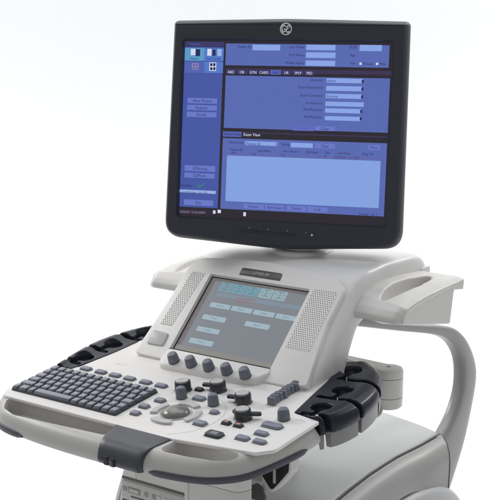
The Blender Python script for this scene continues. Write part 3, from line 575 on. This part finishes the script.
# ---- probe holders, one each side
def holder(s):
    mir = lambda a: s*a
    inner = [(.2185,.0870),(.2055,.160),(.196,.218),(.187,.242),(.178,.262),(.170,.300)] if s > 0 else [(.2420,.0640),(.2265,.150),(.2215,.215),(.2150,.240),(.2050,.262),(.190,.296)]
    crest = [(.262,.0800) if s > 0 else (.2640,.0590),(.2680,.115),(.2690,.165),(.2620,.215),(.2460,.258),(.2290,.284),(.203,.302)]
    edge = [(.2700,.0780) if s > 0 else (.2740,.0570),(.2890,.112),(.2960,.160),(.2900,.212),(.2720,.258),(.2520,.288),(.218,.312)]
    I = catmull([Vector((*p, 0)) for p in inner[:4]]+[Vector((*inner[4], 0)), Vector(((inner[4][0]+inner[5][0])/2, (inner[4][1]+inner[5][1])/2, 0)), Vector((*inner[5], 0))], 12); K = catmull([Vector((*p, 0)) for p in crest], 12); E_ = catmull([Vector((*p, 0)) for p in edge], 12)
    v = []; f = []; n = len(I); cr = .0058 if s > 0 else .0082
    for i in range(n):
        a, k, e = I[i], K[i], E_[i]
        d = (e-k)
        ai = Vector((a.x-.003, a.y, 0)); sec = [(ai, -.014), (ai, .0008), (ai.lerp(a, .5), .0016), (a.lerp(k, .35), .0018), (a.lerp(k, .72), .0030), (k, cr), (k+d*.45, cr-.0016), (k+d*.80, -.0010), (k+d*.96, -.0070), (e, -.012), (e, -.0175), (e-d*.10, -.0250), (e-d*.45, -.0255), (k, -.030), (k.lerp(a, .5), -.020)]
        for p, h in sec: v.append(DECK(s*p.x, p.y, h))
    m = len(sec)
    for i in range(n-1):
        for q in range(m): f.append((i*m+q, i*m+(q+1) % m, (i+1)*m+(q+1) % m, (i+1)*m+q))
    f.append(tuple(range(m))); f.append(tuple((n-1)*m+q for q in range(m)))
    mb = MB(); mb.add(v, f, 'holder_plastic')
    cuts = []; HOLES = ((.2440, .1205, .0905), (.2380, .1915, .1560), (.2070, .2680, .2315)) if s > 0 else ((.2540, .1140, .0860), (.2490, .1850, .1510), (.2320, .2540, .2230)); rx = .0185 if s > 0 else .0165
    for cx, cy, sv in HOLES:
        cm = MB(); o = ccw([(s*(cx+rx*math.cos(R(a))), cy+.0155*math.sin(R(a))) for a in range(0, 360, 15)])
        rings(cm, DECK, [(offset(o, .002), -.060), (offset(o, .0012), -.004), (o, .0005), (offset(o, -.003), .009), (offset(o, -.004), .02)], 'holder_plastic'); cuts.append(cm)
        x0 = (cx-.026 if .1 < sv < .2 else .2255 if sv < .1 else .2010) if s > 0 else cx-.014
        for q in ([(x0, sv-.0048), (.34, sv-.0048), (.34, sv+.0048), (x0, sv+.0048)], [(cx-.001, sv), (cx+.010, sv), (cx+.010, cy), (cx-.001, cy)]):
            cm = MB(); q = ccw([(s*a, b) for a, b in q]); rings(cm, DECK, [(q, -.070), (q, .020)], 'holder_plastic'); cuts.append(cm)
    h = link('probe_holder', mb, root, 80, cut=cuts, mould=(.0016, 5), label='glossy black probe holder along the %s side of the control deck' % ('right' if s > 0 else 'left'))
    # lower fingers below the glossy rim, the base's reflection painted as grey
    mb = MB(); o = [(s*p.x*.985, p.y) for p in E_]+[(s*p.x, p.y) for p in K[::-1]]
    rings(mb, DECK, [(offset(ccw(o), .002), -.050), (offset(ccw(o), .0015), -.048), (ccw(o), -.0240)], 'skirt_reflection')
    cuts2 = []
    for cx, cy, sv in HOLES:
        q = ccw([(s*a, b) for a, b in ((.15, sv-.0050), (.34, sv-.0050), (.34, sv+.0050), (.15, sv+.0050))]); cm = MB(); rings(cm, DECK, [(q, -.080), (q, .020)], 'skirt_reflection'); cuts2.append(cm)
    link('holder_lower', mb, h, 38, cut=cuts2)
holder(1); holder(-1)

# ---- cable arm with hinge behind the right holder
mb = MB(); HX, HY = .222, .360
o = fillet([(.02,.31),(HX,HY-.0245),(HX,HY+.0245),(.02,.40)], .004, 3)
plate(mb, WORLD, o, -.042, .0235, 'cream_plastic', .006, 4)
arm2 = link('cable_arm', mb, root, 38)
mb = MB(); lathe(mb, WORLD, HX, HY, [(.021, -.0455), (.025, -.0420), (.0258, -.0262)], 'cream_plastic', 36); lathe(mb, WORLD, HX, HY, [(.0245, -.0264), (.0245, -.0250)], 'seam', 36)
lathe(mb, WORLD, HX, HY, [(.0258, -.0252), (.0258, .0080)], 'cream_plastic', 36); lathe(mb, WORLD, HX, HY, [(.0245, .0078), (.0245, .0092)], 'seam', 36)
lathe(mb, WORLD, HX, HY, [(.0258, .0090), (.0258, .0200), (.0235, .0242), (.017, .0255), (.004, .0258)], 'cream_plastic', 36); lathe(mb, WORLD, HX, HY, [(.004, .0258), (.0035, .0265)], 'icon_grey', 14)
link('hinge', mb, arm2, 38)
mb = MB(); tube(mb, catmull([Vector(p) for p in ((.222,.338,-.040),(.220,.334,-.051),(.208,.332,-.0575),(.196,.331,-.055),(.189,.332,-.046),(.189,.340,-.034))], 6), .0048, 'hook_plastic', 12)
link('cable_hook', mb, arm2, 60)

# ---- curved support arm, flat bow standing in a y,z plane
AO = catmull([Vector((p[1], p[2], 0)) for p in ARM_OUT], 5); AI = catmull([Vector((p[1]-.011*max(0, 1-abs(i-5)/3.2), p[2]-.002, 0)) for i, p in enumerate(ARM_IN[:-2])]+[Vector((.7450,-.2160,0)), Vector((.7050,-.2420,0)), Vector((.6700,-.2900,0)), Vector((.6650,-.3700,0))], 5)
mb = MB(); n = 44
def resample(P, n):
    L = [0]
    for i in range(1, len(P)): L.append(L[-1]+(P[i]-P[i-1]).length)
    out = []; k = 0
    for i in range(n):
        t = L[-1]*i/(n-1)
        while k < len(P)-2 and L[k+1] < t: k += 1
        out.append(P[k].lerp(P[k+1], (t-L[k])/max(1e-9, L[k+1]-L[k])))
    return out
A_, B_ = resample([Vector((.40,.100,0))]+AO, n), resample([Vector((.40,.075,0))]+AI, n)
v = []; f = []; XA0, XA1 = .104, .134
for i in range(n):
    a, b = A_[i], B_[i]; c = a.lerp(b, .5); xm = XA0+.4*(XA1-XA0)
    hw_ = (XA1-XA0)/2; sec = []
    for q in range(20):
        t = 2*math.pi*q/20; ex = math.copysign(abs(math.cos(t))**.55, math.cos(t)); ey = math.copysign(abs(math.sin(t))**.70, math.sin(t))
        sec.append(((XA0+XA1)/2+hw_*ex, c+(a-b)*.5*ey))
    for x, p in sec: v.append(Vector((x, p.x, p.y)))
m = len(sec)
for i in range(n-1):
    for q in range(m): f.append((i*m+q, i*m+(q+1) % m, (i+1)*m+(q+1) % m, (i+1)*m+q))
f.append(tuple(range(m))); f.append(tuple((n-1)*m+q for q in range(m)))
mb.add(v, f, 'silver_plastic'); link('support_arm', mb, root, 50, label='curved silver grey arm rising from the rear of the base')

# ---- base cart
RE = [(.187,.235),(.185,.25),(.173,.32),(.161,.41),(.154,.51),(.156,.60),(.153,.680)]
BOUT = [(-.095,.11),(.160,.11)]+RE+[(.099,.702),(.004,.729),(-.10,.70),(-.155,.66),(-.158,.45),(-.100,.30)]
BOUT = fillet(BOUT, [.01]*2+[.02]*len(RE)+[.03]*6, 3)
mb = MB(); plate(mb, WORLD, BOUT, -.66, -.19, 'base_plastic', .006, 4); base = link('base_cart', mb, root, 40)
# fender on each side
def fender(s):
    st = [(.16,.2020),(.235,.190),(.25,.188),(.32,.176),(.41,.164),(.51,.157),(.60,.159),(.680,.156)]
    if s < 0: st = [(y, x) for y, x in st if y > .38]
    S = catmull([Vector((y, x, 0)) for y, x in st], 5); v = []; f = []
    for p in S:
        y, x = p.x, p.y; t = (y-.16)/.52
        bz = -.243-1.25*max(0, y-.45)**2-.12*max(0, (.42-y)/.26)**1.5
        sec = [(x-.01, -.200), (x+.0015, -.1955), (x+.004, -.1935), (x+.011, -.1950), (x+.024, -.2040), (x+.034, -.2180), (x+.040, -.2330), (x+.043, bz), (x+.040, bz-.004), (x-.01, bz-.004)]
        for k, (xx, z) in enumerate(sec): v.append(Vector((s*xx, y-.043*max(0, (t-.55)/.45)*max(0, min(1, (k-2)/5)) if k < 9 else y, z)))
    m = len(sec); n = len(S)
    for i in range(n-1):
        for q in range(m): f.append((i*m+q, i*m+(q+1) % m, (i+1)*m+(q+1) % m, (i+1)*m+q))
    f.append(tuple(range(m))); f.append(tuple((n-1)*m+q for q in range(m)))
    mb = MB(); mb.add(v, f, 'fender_plastic'); link('fender', mb, base, 45)
    mb = MB(); rs = []
    se = lambda v_: math.copysign(abs(v_)**.72, v_)
    o = [((.450 if s > 0 else .560)+(.280 if s > 0 else .17)*se(math.cos(R(a))), -.470+.222*se(math.sin(R(a)))) for a in range(0, 360, 6)]
    fr = lambda a, b, h: Vector((s*h, a, b))
    rs = [(o, .12), (o, .185), (offset(ccw(o), .004), .200), (offset(ccw(o), .014), .212), (offset(ccw(o), .04), .220)]
    rings(mb, fr, [(ccw(a), b) for a, b in rs], 'base_plastic'); link('wheel_cover', mb, base, 40, label='pale rounded cover over the rear wheel')
fender(1); fender(-1)
mb = MB(); tube(mb, [Vector((p[0]+.0022, p[1], -.1928)) for p in RE], .0014, 'seam', 8); link('seam_line', mb, base, 60)
mb = MB(); tube(mb, [Vector(p) for p in ((.160,.6810,-.1935),(.167,.6725,-.1950),(.180,.6640,-.2040),(.190,.6550,-.2180),(.196,.6470,-.2330),(.199,.6385,-.3050))], .0013, 'seam', 8); link('seam_line', mb, base, 60)
# front cabinet with drive slots
mb = MB(); FY = .000
pl = [(-.046, -.1085), (.074, -.064), (.074, -.66), (-.100, -.66), (-.094, -.26), (-.078, -.178)]
pl = [(-.0500, -.064), (.0735, -.064), (.0735, -.66), (-.100, -.66), (-.094, -.26), (-.0745, -.175)]
plate(mb, FRONT(FY+.10), fillet(ccw(pl), .002, 2), 0, .10, 'cream_plastic', .003, 3); cab = link('front_cabinet', mb, base, 38)
mb = MB(); cl = [Vector(p) for p in ((-.048,.006,-.055),(-.0590,.006,-.100),(-.0700,.006,-.135),(-.0840,.006,-.175),(-.098,.006,-.23),(-.105,.006,-.30),(-.107,.006,-.64))]
cl = catmull(cl, 4); v = []; f = []
sec = [(-.013, .09), (-.0125, .012), (-.0095, .003), (-.004, .0), (.0035, .0), (.0048, .004), (.0048, .09)]
for p in cl:
    for a, b in sec: v.append(Vector((p.x+a*.62, p.y+b, p.z)))
m = len(sec)
for i in range(len(cl)-1):
    for q in range(m): f.append((i*m+q, i*m+(q+1) % m, (i+1)*m+(q+1) % m, (i+1)*m+q))
f.append(tuple(range(m))); f.append(tuple((len(cl)-1)*m+q for q in range(m)))
mb.add(v, f, 'shell_plastic'); link('cabinet_cheek', mb, base, 45, label='white curved edge along the left of the front cabinet')
mb = MB(); o = fillet([(.0745, .0), (.172, .0), (.180, .030), (.0745, .030)], [.002, .016, .006, .002], 5)
plate(mb, WORLD, o, -.66, -.1045, 'cream_plastic', .0012, 2); plate(mb, WORLD, offset(ccw(o), .0012), -.1050, -.1032, 'icon_grey', .0002, 1); plate(mb, WORLD, o, -.1034, -.056, 'cream_plastic', .003, 3)
link('cabinet_block', mb, base, 38)
mb = MB(); F = FRONT(FY)
plate(mb, F, rrect(-.066, -.1330, .066, -.1285, .001), 0, .0012, 'slot_dark', .0005)
plate(mb, F, rrect(-.066, -.1650, .066, -.1350, .002), 0, .0016, 'grey_plastic', .0006)
plate(mb, F, rrect(-.052, -.1540, -.026, -.1440, .001), .001, .0026, 'icon_grey', .0006); plate(mb, F, rrect(-.049, -.1515, -.029, -.1465, .001), .002, .0030, 'button_grey', .0003)
for x in (-.063, -.017, -.001, .010, .024, .036, .048): plate(mb, F, rrect(x, -.1530, x+.008, -.1450, .001), .001, .0024, 'button_grey' if x > 0 else 'icon_grey', .0005)
plate(mb, F, rrect(-.046, -.1610, .062, -.1585, .0006), .001, .0022, 'slot_dark', .0003); plate(mb, F, rrect(-.066, -.1760, .066, -.1680, .001), 0, .0012, 'slot_dark', .0005)
plate(mb, F, rrect(-.062, -.1900, .066, -.1790, .002), 0, .0014, 'icon_grey', .0005)
link('drive_panel', mb, cab, 36)
# lift column with dark pivot behind the cabinet
mb = MB(); plate(mb, WORLD, rrect(-.06, .25, .045, .36, .02), -.20, -.02, 'base_plastic', .002); link('lift_column', mb, base, 38)
mb = MB(); G = FRONT(.10)
plate(mb, G, fillet([(.146,-.1350),(.146,-.118),(.150,-.064),(.2035,-.058),(.2022,-.0935),(.1830,-.1175),(.1660,-.1345)], [.004,.01,.004,.004,.010,.02,.008], 5), -.02, .002, 'cream_plastic', .0015, 3)
plate(mb, G, fillet([(.1475,-.1100),(.152,-.070),(.2000,-.064),(.1985,-.0920),(.180,-.1150),(.1655,-.1310)], [.004,.004,.004,.010,.02,.006], 5), .0015, .0030, 'hole_black', .0006, 2)
plate(mb, G, rrect(.1705, -.1165, .1745, -.0690, .001, 2), .0028, .0060, 'grey_plastic', .0008, 2)
G2 = FRONT(.095); plate(mb, G2, fillet([(.119,-.1500),(.1225,-.1370),(.131,-.1270),(.142,-.1215),(.151,-.1265),(.1585,-.1415),(.1590,-.1500)], [.002,.008,.008,.008,.008,.004,.002], 4), .0015, .0060, 'slot_dark', .0012, 2)
link('pedal_recess', mb, base, 36, label='dark recess with a light rim beneath the right corner of the hand rest')
# casters
mb = MB()
for k in (1,): lathe(mb, lambda a, b, h: Vector((.10+h, .20+a, -.72+b)), 0, 0, [(.075, -.02), (.08, -.015), (.08, .015), (.075, .02)], 'dark_rubber', 32)
c0 = link('caster_wheel', mb, base, 38)
dup(c0, (-.2, 0, 0)); dup(c0, (0, .42, 0)); dup(c0, (-.2, .42, 0))
